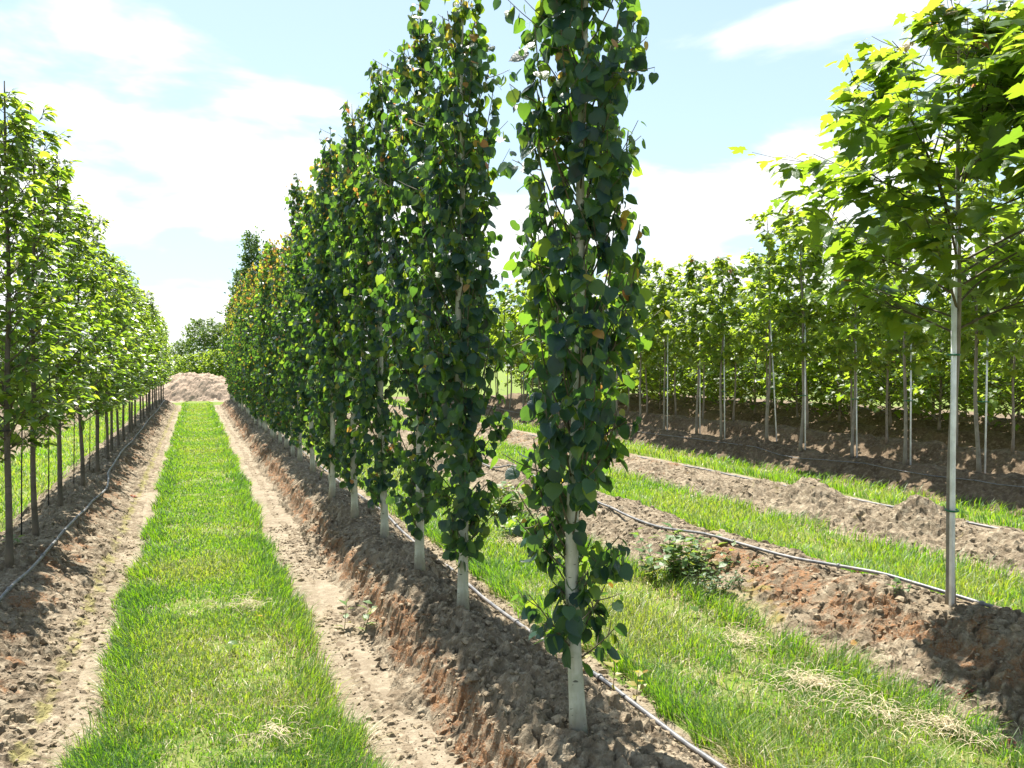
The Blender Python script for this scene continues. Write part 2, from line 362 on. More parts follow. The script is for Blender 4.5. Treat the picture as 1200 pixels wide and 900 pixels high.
# loose crumbs of soil on the ridges and their feet
def ico():
    p = (1 + 5 ** .5) / 2
    V = np.array([(-1, p, 0), (1, p, 0), (-1, -p, 0), (1, -p, 0), (0, -1, p), (0, 1, p), (0, -1, -p), (0, 1, -p), (p, 0, -1), (p, 0, 1), (-p, 0, -1), (-p, 0, 1)], float)
    Fc = np.array([(0, 11, 5), (0, 5, 1), (0, 1, 7), (0, 7, 10), (0, 10, 11), (1, 5, 9), (5, 11, 4), (11, 10, 2), (10, 7, 6), (7, 1, 8), (3, 9, 4), (3, 4, 2), (3, 2, 6), (3, 6, 8), (3, 8, 9), (4, 9, 5), (2, 4, 11), (6, 2, 10), (8, 6, 7), (9, 8, 1)])
    return nrm(V), Fc
IV, IF = ico()
for row, n, ymax in (('left', 12000, 9), ('aspen', 12000, 9), ('maple', 9000, 8.5), ('bare', 5000, 12)):
    X0, hw = ROWS[row][:2]
    y = 1.3 + (ymax - 1.3) * rng.random(n) ** 1.3; x = X0 + hw * 1.3 * (rng.random(n) * 2 - 1)
    keep = fbm(x, y, 2.2, 210 + len(row), 3) + .25 * rng.random(n) > .52
    x, y = x[keep], y[keep]; n = len(x)
    s = np.minimum(.0018 + .009 * rng.random(n) ** 5 + .0018 * (y / 5), .013)
    big = rng.random(n) < .05; s = np.where(big, .011 + .017 * rng.random(n) ** 2, s)
    z = np.maximum(ridge_z(row, x, y), ground_z(x, y)) + s * np.where(big, .05, .35)
    V = IV[None] * (1 + .7 * (rng.random((n, 12, 1)) - .5)) * s[:, None, None] * np.stack([1 + .5 * rng.random(n), 1 + .5 * rng.random(n), .65 + .3 * rng.random(n)], -1)[:, None, :]
    V += np.stack([x, y, z], -1)[:, None]
    Fc = IF[None] + (np.arange(n) * 12)[:, None, None]
    link('soil_crumbs', make_mesh('soil_crumbs', V.reshape(-1, 3), [Fc.reshape(-1, 3)], M_clod, smooth=False),
         kind='stuff', label='loose crumbs of dry soil lying on the %s' % {'left': 'ridge under the dark-stemmed trees', 'aspen': 'ridge under the pale-stemmed aspens', 'maple': 'ridge with the single staked maple', 'bare': 'bare treeless ridge'}[row], category='soil')

# ------------------------------------------------------------------ grass
def grass(lane, dens, label, ymin=.6, ymax=39.0, h0=.045, h1=.12, straw=.04, lushedge=True):
    a, b = lane; out = []
    yy0 = ymin
    P = []
    edges = np.concatenate([[ymin], np.geomspace(max(ymin, 2.2), ymax, 26)])
    for y0, y1 in zip(edges[:-1], edges[1:]):
        if y1 <= y0: continue
        ym = (y0 + y1) / 2; xm = (a + b) / 2; D = max(2.3, math.hypot(xm, ym))
        d = dens * min(1, (2.6 / D) ** 1.25); k = int((b - a + .24) * (y1 - y0) * d)
        x = a - .12 + (b - a + .24) * rng.random(k); y = y0 + (y1 - y0) * rng.random(k)
        P.append(np.stack([x, y, np.full(k, D)], -1))
    P = np.concatenate(P); x, y, D = P.T
    px, py, dd = project(np.stack([x, y, 0 * x], -1))
    ed = np.minimum(x - a, b - x)
    edn = .13 * (fbm(x * .5, y, 1.7, 131, 4, .6) - .5) * 2 + .09 * (fbm(x, y, 7, 139, 3, .6) - .5) * 2
    patch = fbm(x, y, 1.1, 311, 3); bare = fbm(x, y, 2.6, 317, 4)
    keep = (dd > .5) & (px > -420) & (px < 1620) & (py < 1500) & (ed + edn > -.015 + .05 * (rng.random(len(x)) ** 3 - .5)) & ((bare < .66) | (rng.random(len(x)) < .3))
    x, y, D, ed, patch, bare = [v[keep] for v in (x, y, D, ed, patch, bare)]; n = len(x)
    lush = np.exp(-(ed / .16) ** 2) if lushedge else 0 * ed
    hgt = (h0 + (h1 - h0) * np.clip(lush * .85 + .5 * (patch - .45), 0, 1.1)) * (.55 + .9 * rng.random(n))
    az = rng.random(n) * 2 * math.pi
    wd = (.0010 + .0012 * rng.random(n)) * np.maximum(1, (D / 2.6) ** .72)
    ln = (.3 + 1.0 * rng.random(n) ** 1.3) * hgt
    L = np.stack([np.cos(az), np.sin(az)], -1)
    # overhang outward at the lane edge
    side = np.where(x < (a + b) / 2, -1, 1); L[:, 0] += side * lush * .7; L = nrm(L)
    Wd = np.stack([-np.sin(az + rng.random(n) - .5), np.cos(az + rng.random(n) - .5)], -1)
    z0 = ground_z(x, y) - .004
    is_s = rng.random(n) < straw * (1 + 4 * (bare > .58) + 1.5 * (patch > .56))
    tint = np.clip(.60 + .85 * (patch - .5) + .22 * rng.standard_normal(n) * .8 - .22 * lush, 0, .78)
    tint = np.where(is_s, .9 + .1 * rng.random(n), tint)
    hgt = np.where(is_s, hgt * .55, hgt); ln = np.where(is_s, ln * 1.8, ln)
    B3 = np.stack([x, y, z0], -1); W3 = np.concatenate([Wd, np.zeros((n, 1))], 1) * wd[:, None]
    L3 = np.concatenate([L, np.zeros((n, 1))], 1)
    mid = B3 + L3 * (ln * .3)[:, None]; mid[:, 2] += hgt * .62
    tip = B3 + L3 * ln[:, None]; tip[:, 2] += hgt
    V = np.stack([B3 - W3, B3 + W3, mid - W3 * .8, mid + W3 * .8, tip], 1)
    i = (np.arange(n) * 5)[:, None]
    T = np.concatenate([i + np.array([[0, 1, 3]]), i + np.array([[0, 3, 2]]), i + np.array([[2, 3, 4]])])
    link('grass', make_mesh('grass', V.reshape(-1, 3), [T], M_grass, {'tint': np.repeat(tint, 5)}), kind='stuff', label=label, category='grass')
    return n
ng = 0
ng += grass(TURF[0], 24000, 'mown green grass lane leading straight to the pale dirt pile', ymin=1.2, h0=.032, h1=.10, straw=.06)
ng += grass(TURF[1], 15000, 'lush green grass strip beside the aspen row with straw patches', ymin=1.0, h0=.055, h1=.125, straw=.08)
ng += grass(TURF[2], 10000, 'green grass strip between the maple ridge and the bare ridge', ymin=2.0, h0=.07, h1=.12)
ng += grass(TURF[3], 6500, 'green grass strip behind the bare treeless ridge', ymin=3.0, h0=.07, h1=.12)
ng += grass(TURF[4], 6500, 'green grass strip behind the left row of dark-stemmed trees', ymin=3.0, h0=.06, h1=.11)
print('grass blades', ng)

# ------------------------------------------------------------------ leaves
def fan(outline, centre, fold, curl, petiole):
    """half outline (right side, base to tip) mirrored; returns verts, tris"""
    r = np.array(outline, float); l = r[::-1].copy(); l[:, 0] *= -1
    if abs(r[-1, 0]) < 1e-6: l = l[1:]
    if abs(r[0, 0]) < 1e-6: l = l[:-1]
    o = np.concatenate([r, l]); k = len(o)
    V = np.concatenate([[centre], o]); z = fold * np.abs(V[:, 0]) - curl * (V[:, 1] - .3) ** 2 - .25 * curl * V[:, 0] ** 2
    V = np.concatenate([V, z[:, None]], 1)
    T = [(0, 1 + i, 1 + (i + 1) % k) for i in range(k)]
    if petiole:
        b = len(V); V = np.concatenate([V, [(-.012, -petiole, 0), (.012, -petiole, 0), (.012, .06, 0), (-.012, .06, 0)]]); T += [(b, b + 1, b + 2), (b, b + 2, b + 3)]
    return V, np.array(T)
ASP = [(0, .03), (.20, -.05), (.40, .08), (.50, .32), (.45, .58), (.28, .82), (.09, .95), (0, 1.06)]
MAP = [(0, 0), (.16, -.10), (.40, -.16), (.33, .03), (.52, .10), (.74, .30), (.58, .36), (.60, .50), (.42, .47), (.24, .44), (.34, .62), (.27, .68), (.22, .80), (.10, .86), (0, 1.08)]
MAP2 = [(0, 0), (.38, -.12), (.34, .10), (.70, .36), (.28, .42), (.27, .72), (0, 1.05)]
HOR = [(0, 0), (.20, .15), (.29, .42), (.22, .72), (0, 1.05)]
ELL = [(0, 0), (.30, .38), (0, 1.0)]
TEMPL = {
    'aspen': [fan(ASP, (0, .45), .18, .25, .55), fan(ASP, (0, .45), .02, .45, .55), fan(ASP, (0, .45), -.14, .15, .55), fan(ASP, (0, .45), .42, .75, .55)],
    'aspen_lo': [fan([ASP[0], ASP[2], ASP[4], ASP[5], ASP[7]], (0, .45), .12, .3, 0)],
    'maple': [fan(MAP, (0, .34), .10, .35, .55), fan(MAP, (0, .34), -.12, .2, .55), fan(MAP, (0, .34), .22, .5, .55)],
    'maple_lo': [fan(MAP2, (0, .34), .08, .4, 0)],
    'horn': [fan(HOR, (0, .45), .25, .25, .2), fan(HOR, (0, .45), .1, .5, .2)],
    'horn_lo': [fan([HOR[0], HOR[2], HOR[4]], (0, .45), .2, .3, 0)],
    'ell': [fan(ELL, (0, .4), .2, .3, 0)],
}
def leaf_frames(ax, nm):
    ax = nrm(ax); x = nrm(np.cross(ax, nm)); z = np.cross(x, ax)
    return np.stack([x, ax, z], -1)            # columns
def leaf_mesh(name, tpls, P, Rm, s, tint, mat, which):
    Vs, Fs, As = [], [], []; n0 = 0
    for k, (V, T) in enumerate(tpls):
        i = np.where(which == k)[0]
        if not len(i): continue
        W_ = np.einsum('nij,vj->nvi', Rm[i] * s[i][:, None, None], V) + P[i][:, None]
        Vs.append(W_.reshape(-1, 3)); Fs.append((T[None] + (np.arange(len(i)) * len(V))[:, None, None] + n0).reshape(-1, 3))
        As.append(np.repeat(tint[i], len(V))); n0 += len(i) * len(V)
    return make_mesh(name, np.concatenate(Vs), [np.concatenate(Fs)], mat, {'tint': np.concatenate(As)})
LEAF_CACHE = {}
def single_leaf(kind, k, q, mat):
    key = (kind, k, q)
    if key not in LEAF_CACHE:
        V, T = TEMPL[kind][k]; LEAF_CACHE[key] = make_mesh('leaf', V, [T], mat, {'tint': np.full(len(V), (q + .5) / 12)})
    return LEAF_CACHE[key]

# ------------------------------------------------------------------ tree generators (local space, base at origin)
def bez(p0, d0, d1, L, n):
    t = np.linspace(0, 1, n)[:, None]; D = nrm((1 - t) * d0 + t * d1); D[0] = nrm(d0)
    P = p0 + np.concatenate([[np.zeros(3)], np.cumsum((D[1:] + D[:-1]) / 2 * L / (n - 1), 0)]); return P
def gen_tree(spec, seed):
    g = np.random.default_rng(seed); sp = spec
    H = sp['h'] * (1 + sp.get('hv', .04) * g.standard_normal())
    nz = 22; z = np.linspace(-.06, H, nz); t = np.clip(z / H, 0, 1)
    wob = sp.get('wob', .02)
    cx = wob * (np.sin(z * 1.7 + g.random() * 6) + .5 * np.sin(z * 4.1 + g.random() * 6)); cy = wob * (np.sin(z * 1.5 + g.random() * 6) + .5 * np.sin(z * 3.7 + g.random() * 6))
    cx -= cx[1]; cy -= cy[1]
    TP = np.stack([cx, cy, z], -1)
    r0 = sp['r']; rad = r0 * (1 - t) ** .8 * .85 + .004 + r0 * .35 * np.exp(-np.maximum(z, 0) / .07)
    at = lambda zz: np.array([np.interp(zz, z, cx), np.interp(zz, z, cy), zz])
    tub = Tubes(); LP, LA, LN, LS, LT = [], [], [], [], []
    nb = sp['nb']; zs = sp['c0'] + (H * .97 - sp['c0']) * (np.arange(nb) + g.random(nb)) / nb
    az = np.arange(nb) * 2.39996 + g.random() * 6 + .5 * g.standard_normal(nb)
    kk = 0
    for zz, a in zip(zs, az):
        f = (zz - sp['c0']) / (H - sp['c0'])
        kk = kk + 1
        prof = sp['prof'](f) * (.42 if sp.get('core') and kk % 3 == 0 else 1) * (1 + sp.get('pv', .45) * (g.random() - .5))
        el0 = R(sp['el0'] + 8 * g.standard_normal()); el1 = R(sp['el1'](f) + 8 * g.standard_normal())
        out = np.array([math.cos(a), math.sin(a), 0.0])
        d0 = out * math.cos(el0) + np.array([0, 0, math.sin(el0)]); d1 = out * math.cos(el1) + np.array([0, 0, math.sin(el1)])
        L = prof / max(.2, (math.cos(el0) + math.cos(el1)) / 2)
        if zz + L * .9 > H + sp.get('over', .1): L = max(.12, (H + sp.get('over', .1) - zz) / .9)
        P = bez(at(zz), d0, d1, L, 6); br = (.0032 + .010 * L * sp.get('bt', 1)) * (1 - .5 * f)
        tub.add(P, np.linspace(br, .0022, 6), 5, 0, False)
        segs = [(P, L, 1.0)]
        for _ in range(sp['tw']):
            tt = .25 + .65 * g.random(); p = np.array([np.interp(tt * 5, np.arange(6), P[:, k]) for k in range(3)])
            da = a + sp.get('tspread', 1.0) * g.standard_normal(); o2 = np.array([math.cos(da), math.sin(da), 0])
            e2 = R(sp['el0'] * .6 + 18 * g.standard_normal()); dd = o2 * math.cos(e2) + np.array([0, 0, math.sin(e2)])
            l2 = L * sp['twl'] * (.6 + .7 * g.random()); P2 = bez(p, dd, nrm(dd + np.array([0, 0, sp.get('tup', .3)])), l2, 4)
            tub.add(P2, np.linspace(.0028, .0014, 4), 4, 0, False); segs.append((P2, l2, .8))
        for Pp, l, wgt in segs:
            k = max(2, int(sp['ld'] * l * wgt * (.8 + .4 * g.random())))
            tt = (g.random(k) ** .8) * (1 - sp.get('bare', .08)) + sp.get('bare', .08); tt[-1] = 1
            idx = tt * (len(Pp) - 1); p = np.stack([np.interp(idx, np.arange(len(Pp)), Pp[:, q]) for q in range(3)], -1)
            aa = g.random(k) * 2 * math.pi
            rv = np.stack([np.cos(aa), np.sin(aa), 0 * aa], -1)
            radial = nrm(p * np.array([1, 1, 0]) + 1e-6)
            ax = sp['a_out'] * radial + sp['a_rand'] * rv + np.stack([0 * aa, 0 * aa, sp['a_up'] + sp['a_upr'] * g.standard_normal(k)], -1)
            nm = sp['n_out'] * radial + g.standard_normal((k, 3)) * sp['n_rand'] + np.array([0, 0, sp['n_up']])
            s = sp['leaf'] * (.5 + .72 * g.random(k) ** .8) * np.where(tt > .93, .75, 1)
            ti = np.clip(sp['t0'] + sp['t1'] * f + sp['tv'] * g.standard_normal(k) + .10 * (tt - .5), 0, .80)
            young = g.random(k) < sp['young'] * (tt > .72) * (1 + 3.0 * (f > .6) + 7 * (f > .85)); ti = np.where(young, .84 + .16 * g.random(k), ti); s = np.where(young, s * .72, s)
            LP.append(p); LA.append(ax); LN.append(nm); LS.append(s); LT.append(ti)
    LP, LA, LN, LS, LT = [np.concatenate(v) for v in (LP, LA, LN, LS, LT)]
    Rm = leaf_frames(LA, LN); pet = sp.get('pet', .5)
    P = LP + Rm[:, :, 1] * (LS * pet)[:, None]
    return dict(trunk=(TP, rad), tub=tub, P=P, R=Rm, s=LS, t=LT, H=H)
SPEC = {
    'aspen': dict(h=3.70, r=.032, c0=.24, nb=140, core=True, bt=.35, prof=lambda f: .194 * (1 - .15 * f) * (1 - .85 * max(0, (f - .66) / .34)) * (.75 + .25 * min(1, f / .2)) + .015, el0=50, el1=lambda f: 82 if f > .12 else 52, tw=2, twl=.30, ld=36, leaf=.062,
                  a_out=.4, a_rand=.55, a_up=-.85, a_upr=.35, n_out=.75, n_rand=.5, n_up=.3, t0=.27, t1=.16, tv=.29, young=.036, over=.12, pet=.5, wob=.014),
    'maple': dict(h=3.6, r=.026, c0=1.58, nb=38, prof=lambda f: 1.06 * (1 - f) ** .75 * (.62 + .38 * min(1, f / .25)) + .04, el0=34, el1=lambda f: 12 + 44 * f, tw=8, twl=.45, ld=15.5, leaf=.128,
                  a_out=.8, a_rand=.6, a_up=-.35, a_upr=.25, n_out=.1, n_rand=.32, n_up=1.0, t0=.40, t1=.18, tv=.19, young=.05, pet=.55, wob=.012, tspread=.9, over=.05, bt=.6, bare=.15),
    'horn': dict(h=3.2, r=.022, c0=.68, nb=88, pv=.85, prof=lambda f: .30 * (1 - f) ** .75 * (.75 + .25 * min(1, f / .15)) + .03, el0=30, el1=lambda f: 42 + 36 * f, tw=6, twl=.42, ld=30, leaf=.084,
                  a_out=.8, a_rand=.6, a_up=-.15, a_upr=.3, n_out=.05, n_rand=.35, n_up=1.0, t0=.40, t1=.2, tv=.22, young=.015, pet=.2, wob=.012, over=.15),
    'maple_lo': dict(h=3.8, r=.027, c0=1.34, hv=.045, nb=36, pv=.8, prof=lambda f: .53 * (1 - f) ** .75 * (.6 + .4 * min(1, f / .2)) + .03, el0=36, el1=lambda f: 40 + 34 * f, tw=5, twl=.45, ld=18, leaf=.14,
                  a_out=.8, a_rand=.6, a_up=-.35, a_upr=.3, n_out=.2, n_rand=.4, n_up=.9, t0=.62, t1=.18, tv=.16, young=.01, pet=.3, wob=.02, over=.1, bt=.6),
    'bush': dict(h=2.5, r=.03, c0=.12, nb=60, prof=lambda f: .95 * (1 - f) ** .6 * (.75 + .25 * min(1, f / .15)) + .05, el0=28, el1=lambda f: 32 + 34 * f, tw=5, twl=.4, ld=9, leaf=.15,
                  a_out=.8, a_rand=.6, a_up=-.2, a_upr=.3, n_out=.25, n_rand=.4, n_up=.9, t0=.56, t1=.2, tv=.15, young=0, pet=.2, wob=.02),
    'broad': dict(h=5.6, r=.14, c0=.9, nb=50, prof=lambda f: 2.0 * (1 - f) ** .55 * (.6 + .4 * min(1, f / .25)) + .1, el0=35, el1=lambda f: 40 + 30 * f, tw=9, twl=.4, ld=10, leaf=.27,
                  a_out=.7, a_rand=.7, a_up=-.1, a_upr=.4, n_out=.3, n_rand=.5, n_up=.7, t0=.58, t1=.1, tv=.2, young=0, pet=.2, wob=.05),
    'poplar': dict(h=11.0, r=.2, c0=.8, nb=120, prof=lambda f: .95 * (1 - .75 * f) + .08, el0=62, el1=lambda f: 80, tw=5, twl=.4, ld=9, leaf=.27,
                  a_out=.6, a_rand=.6, a_up=.1, a_upr=.4, n_out=.4, n_rand=.5, n_up=.4, t0=.15, t1=.1, tv=.15, young=0, pet=.2, wob=.05, over=.3),
}
MATS = {'aspen': (M_aspen, M_abark, 'aspen'), 'maple': (M_maple, M_mbark, 'maple'), 'horn': (M_horn, M_hbark, 'horn'), 'maple_lo': (M_maple, M_mbark, 'maple_lo'),
        'bush': (M_maple, M_mbark, 'maple_lo'), 'broad': (M_far, M_mbark, 'ell'), 'poplar': (M_far, M_mbark, 'ell')}
VAR = {}
def variant(kind, seed, lo=False, scale_leaf=1.0, thin=1.0):
    key = (kind, seed, lo)
    if key in VAR: return VAR[key]
    sp = dict(SPEC[kind])
    if lo: sp['ld'] = sp['ld'] * thin; sp['leaf'] = sp['leaf'] * scale_leaf; sp['young'] = sp['young'] * (4.5 if kind == 'aspen' else 1)
    T = gen_tree(sp, seed); lm, bm, tn = MATS[kind]
    if lo and tn + '_lo' in TEMPL: tn += '_lo'
    tt = Tubes(); tt.add(T['trunk'][0], T['trunk'][1], 8 if lo else 14)
    T['trunk_me'] = tt.mesh('trunk', bm); T['branch_me'] = T['tub'].mesh('branches', M_twig)
    T['tpl'] = tn; T['lm'] = lm
    T['which'] = np.random.default_rng(seed + 5).integers(0, len(TEMPL[tn]), len(T['P']))
    VAR[key] = T
    return T
def tree(name, T, loc, rz, label, cat='tree', group=None, nleaf=0, scale=1.0):
    e = link(name, None, None, loc, label=label, category=cat); e.empty_display_size = .1
    e.rotation_euler.z = rz; e.scale = (scale,) * 3
    if group: e['group'] = group
    link('trunk', T['trunk_me'], e); link('branches', T['branch_me'], e)
    if not nleaf:
        if 'crown_me' not in T: T['crown_me'] = leaf_mesh('crown', TEMPL[T['tpl']], T['P'], T['R'], T['s'], T['t'], T['lm'], T['which'])
        link('crown', T['crown_me'], e, kind='stuff'); return e
    c, s_ = math.cos(rz), math.sin(rz); Rz = np.array([[c, -s_, 0], [s_, c, 0], [0, 0, 1]])
    Pw = (T['P'] * scale) @ Rz.T + np.array(loc)
    px, py, dd = project(Pw); D = np.linalg.norm(Pw - np.array([0, 0, CAM_H]), axis=1)
    vis = (px > -5) & (px < 1205) & (py > -5) & (py < 905)
    # the leaves showing largest: nearest, big, and turned to the camera
    facing = np.abs(np.einsum('ni,ni->n', (T['R'][:, :, 2] @ Rz.T), nrm(Pw - np.array([0, 0, CAM_H]))))
    score = np.where(vis, T['s'] / D * (.45 + facing) * np.exp(-(D - D.min()) * 2.2), -1)
    order = np.argsort(-score)[:nleaf]; order = order[score[order] > 0]
    rest = np.setdiff1d(np.arange(len(Pw)), order)
    cm_ = leaf_mesh('crown', TEMPL[T['tpl']], T['P'][rest], T['R'][rest], T['s'][rest], T['t'][rest], T['lm'], T['which'][rest])
    cr = link('crown', cm_, e, kind='stuff')
    for i in order:
        o = link('leaf', single_leaf(T['tpl'], int(T['which'][i]), int(min(11, T['t'][i] * 12)), T['lm']), cr)
        m = Matrix.Identity(4)
        for a in range(3):
            for b in range(3): m[a][b] = float(T['R'][i, a, b] * T['s'][i])
            m[a][3] = float(T['P'][i, a])
        o.matrix_basis = m
    return e

# ---- aspen row
AX = 1.40
apx = [677, 534, 489, 444, 418, 397, 381, 362, 349]
ay = [y_on_row(AX, p) for p in apx]
while ay[-1] < 36.3: ay.append(ay[-1] + .93 + .06 * (rng.random() - .5))
ORD = ['seventh', 'eighth', 'ninth', 'tenth', 'eleventh', 'twelfth']
anote = ['columnar aspen with pale bare lower stem, orange seedling at its foot beside the black hose',
         'columnar aspen with low-hanging leaves, second along the ridge from the orange seedling',
         'columnar aspen third along the ridge counting from the orange seedling',
         'columnar aspen fourth along the ridge counting from the orange seedling',
         'columnar aspen fifth along the ridge counting from the orange seedling',
         'columnar aspen sixth along the ridge counting from the orange seedling'] + ['columnar aspen %s along the ridge counting from the orange seedling' % q for q in ORD]
LEAFN = [300, 300, 300, 300, 260, 220, 180, 140, 100]
for i, y in enumerate(ay):
    x = AX + .035 * rng.standard_normal() * (i > 0); z = zat('aspen', x, y) + .0
    lab = anote[i] if i < 12 else 'columnar aspen in the closed hedge-like stretch of the row'
    if i < 9: T = variant('aspen', 100 + i); rz = 0.0
    else: T = variant('aspen', 150 + i % 5, True, 1.15, .8); rz = rng.random() * 6.28
    e = tree('aspen_tree', T, (x, y, z), rz, lab, 'tree', 'aspens along the ridge', LEAFN[i] if i < 9 else 0, 1.0 if i < 9 else .91 + .13 * rng.random())

# ---- left row (dark stems)
HX = -1.24
hpx = [9, 44, 73, 95, 112, 124, 133]
hy = [y_on_row(HX, p) for p in hpx]
while hy[-1] < 36.3: hy.append(hy[-1] + 1.17 + .08 * (rng.random() - .5))
for i, y in enumerate(hy):
    x = HX + .03 * rng.standard_normal(); z = zat('left', x, y)
    if i < 4: T = variant('horn', 200 + i); rz = 0.0; nl = [240, 200, 160, 120][i]
    else: T = variant('horn', 250 + i % 5, True, 1.15, .75); rz = rng.random() * 6.28; nl = 0
    lab = 'conical tree with dark stem and bright green crown in the row left of the lane'
    if i < 6: lab = 'dark-stemmed conical tree ' + ('with a small green sprout at its foot', 'next after the one with the green sprout', 'third counting from the green sprout at a foot', 'fourth counting from the green sprout at a foot', 'fifth counting from the green sprout at a foot', 'sixth counting from the green sprout at a foot')[i]
    tree('conical_tree', T, (x, y, z), rz, lab, 'tree', 'conical trees along the left ridge', nl, .98 + .08 * rng.random())
    if y < 16:  # thin dark stakes beside the stems
        tb = Tubes(); sx = x - .09 - .03 * rng.random(); sy = y + .05 * rng.standard_normal()
        tb.add([(sx, sy, zat('left', sx, sy) - .1), (sx + .012, sy, z + .7), (sx + .03, sy, z + 1.55)], .006, 6)
        so = link('tree_stake', None, label='thin dark stake beside a dark-stemmed conical tree', category='stake', group='thin dark stakes'); link('rod', tb.mesh('rod', M_dstake), so)
        tb = Tubes(); an = np.linspace(0, 2 * math.pi, 13)
        tb.add(np.stack([(x + sx) / 2 + .075 * np.cos(an), (y + sy) / 2 + .03 * np.sin(an), z + .95 + 0 * an], -1), .004, 5); link('tie', tb.mesh('tie', M_dstake), so)

# ---- maples with pale stakes
def stake(x, y, z, lean, h, label, group=None, r=.0125, ties=(.5, 1.3), tree_xy=None):
    tb = Tubes(); top = np.array([x + lean[0], y + lean[1], z + h])
    tb.add([(x, y, z - .12), (x + lean[0] * .5, y + lean[1] * .5, z + h * .5), tuple(top)], r, 10)
    so = link('tree_stake', None, label=label, category='stake')
    if group: so['group'] = group
    link('pole', tb.mesh('pole', M_stake), so)
    for t_ in ties:
        f = t_ / h; c = np.array([x + lean[0] * f, y + lean[1] * f]); q = c if tree_xy is None else np.array(tree_xy)
        m = (c + q) / 2; a = np.linspace(0, 2 * math.pi, 15); dv = q - c; hl = np.linalg.norm(dv) / 2 + .032; u = dv / max(1e-6, np.linalg.norm(dv)); v = np.array([-u[1], u[0]])
        P = m + hl * np.cos(a)[:, None] * u + .034 * np.sin(a)[:, None] * v
        tb = Tubes(); tb.add(np.concatenate([P, np.full((15, 1), z + t_)], 1), .006, 5); link('tie', tb.mesh('tie', M_tie), so)
MX = 4.20
my = y_on_row(MX, 1117); mz = zat('maple', MX, my)
tree('maple_tree', variant('maple', 300), (MX, my, mz), 0.6, 'young maple with broad star-leaved crown and pale stake on the mossy soil ridge', 'tree', 'maples on the mossy ridge', 300)
stake(MX - .024, my - .03, mz, (-.012, .0), 2.3, 'tall pale metal stake tied to the maple on the mossy ridge', None, .0155, (.58, 1.5), (MX, my))
my2 = my - 1.22; mz2 = zat('maple', MX + .05, my2)
tree('maple_tree', variant('maple', 301), (MX + .05, my2, mz2), 1.9, 'maple on the mossy ridge whose crown edge enters beside the staked maple', 'tree', 'maples on the mossy ridge', 120)

FX = 9.3
fpx = [1240, 1146, 1062, 995, 941, 897, 850, 815]
fy = [y_on_row(FX, p) for p in fpx]
while fy[-1] < 35.5: fy.append(fy[-1] + 1.15 + .1 * (rng.random() - .5))
for i, y in enumerate(fy):
    x = FX + .06 * rng.standard_normal(); z = zat('fourth', x, y)
    lab = 'young maple with narrow bright crown in the staked row behind the bare ridge'
    if 1 <= i <= 8: lab = 'young bright-crowned maple ' + ('fourth past the leaning stake, away from the dirt pile', 'third past the leaning stake, away from the dirt pile', 'second past the leaning stake, away from the dirt pile', 'next past the leaning stake, away from the dirt pile', 'tied to the leaning pale stake', 'by the soil mound, next after the leaning stake', 'second after the leaning stake, toward the dirt pile', 'third after the leaning stake, toward the dirt pile')[i - 1]
    tree('maple_tree', variant('maple_lo', 400 + i % 6, True), (x, y, z), rng.random() * 6.28, lab, 'tree', 'maples in the staked row', 0, .92 + .13 * rng.random())
    if i < 9:
        ln = (-.14, .02) if i == 5 else (.03 * rng.standard_normal(), .03 * rng.standard_normal())
        sx = x + .05 + (.13 if i == 5 else 0)
        stake(sx, y - .05, z, ln, 2.1, 'leaning pale stake at a maple in the staked row' if i == 5 else 'thin pale stake at a maple in the staked row behind the bare ridge', 'pale stakes of the staked row', .011, (.9,), (x, y))
for row, X, y0, sp_, kind, nm, lab, grp in (
        ('fifth', 11.6, 5.5, 1.2, 'maple_lo', 'maple_tree', 'slim maple with bare stem in the second row behind the bare ridge', 'maples of the second far row'),
        ('sixth', 14.15, 7.0, 1.45, 'bush', 'bushy_tree', 'bushy tree leafy to the ground in the first row behind the slim maples', 'bushy trees just behind the maples'),
        ('seventh', 16.7, 7.5, 1.5, 'bush', 'bushy_tree', 'bushy tree in the middle one of three leafy rows behind the slim maples', 'bushy trees behind the maples'),
        ('eighth', 19.3, 8.5, 1.6, 'bush', 'bushy_tree', 'bushy tree in the hindmost row leafy to the ground', 'bushy trees of the hindmost row')):
    y = y0; k = 0
    while y < 35.5:
        x = X + .1 * rng.standard_normal(); z = zat(row, x, y)
        p, _, d = project(np.array([x, y, 1.0]))
        if p < 1330:
            tree(nm, variant(kind, 420 + k % 5 if kind == 'maple_lo' else 500 + k % 5, True), (x, y, z), rng.random() * 6.28, lab, 'tree', grp, 0, (.78 if kind == 'maple_lo' else .92) + .2 * rng.random())
        y += sp_ * (.9 + .2 * rng.random()); k += 1

# ------------------------------------------------------------------ far end: dirt pile, trees
pX, pY = gp(236, 470, 0)
n = 130; A, B = np.meshgrid(np.linspace(-3.4, 3.4, n), np.linspace(-2.6, 2.6, 70))
rr = np.sqrt((A / 2.9) ** 2 + (B / 2.1) ** 2)
Z = .09 * worley(A, B, 3.5, 640) + .05 * worley(A, B, 8, 650) + 1.55 * np.clip(1 - rr ** 1.7, 0, 1) ** .9 * (.9 + .25 * (fbm(A, B, .8, 601, 3) - .5)) + .34 * (fbm(A, B, 1.7, 607, 4, .6) - .5) * (rr < 1.1) - .05
link('dirt_pile', make_mesh('dirt_pile', np.stack([A, B, Z], -1).reshape(-1, 3), [grid_faces(70, n)], M_pile, smooth=False), None, (pX - .1, pY + 2.3, 0), label='pale pinkish dirt pile closing the end of the grass lane', category='dirt pile')
def far(px, d, z=0):
    r = (px - 600) / F_PX * d; return (d * math.sin(YAW) + r * math.cos(YAW), d * math.cos(YAW) - r * math.sin(YAW), z)
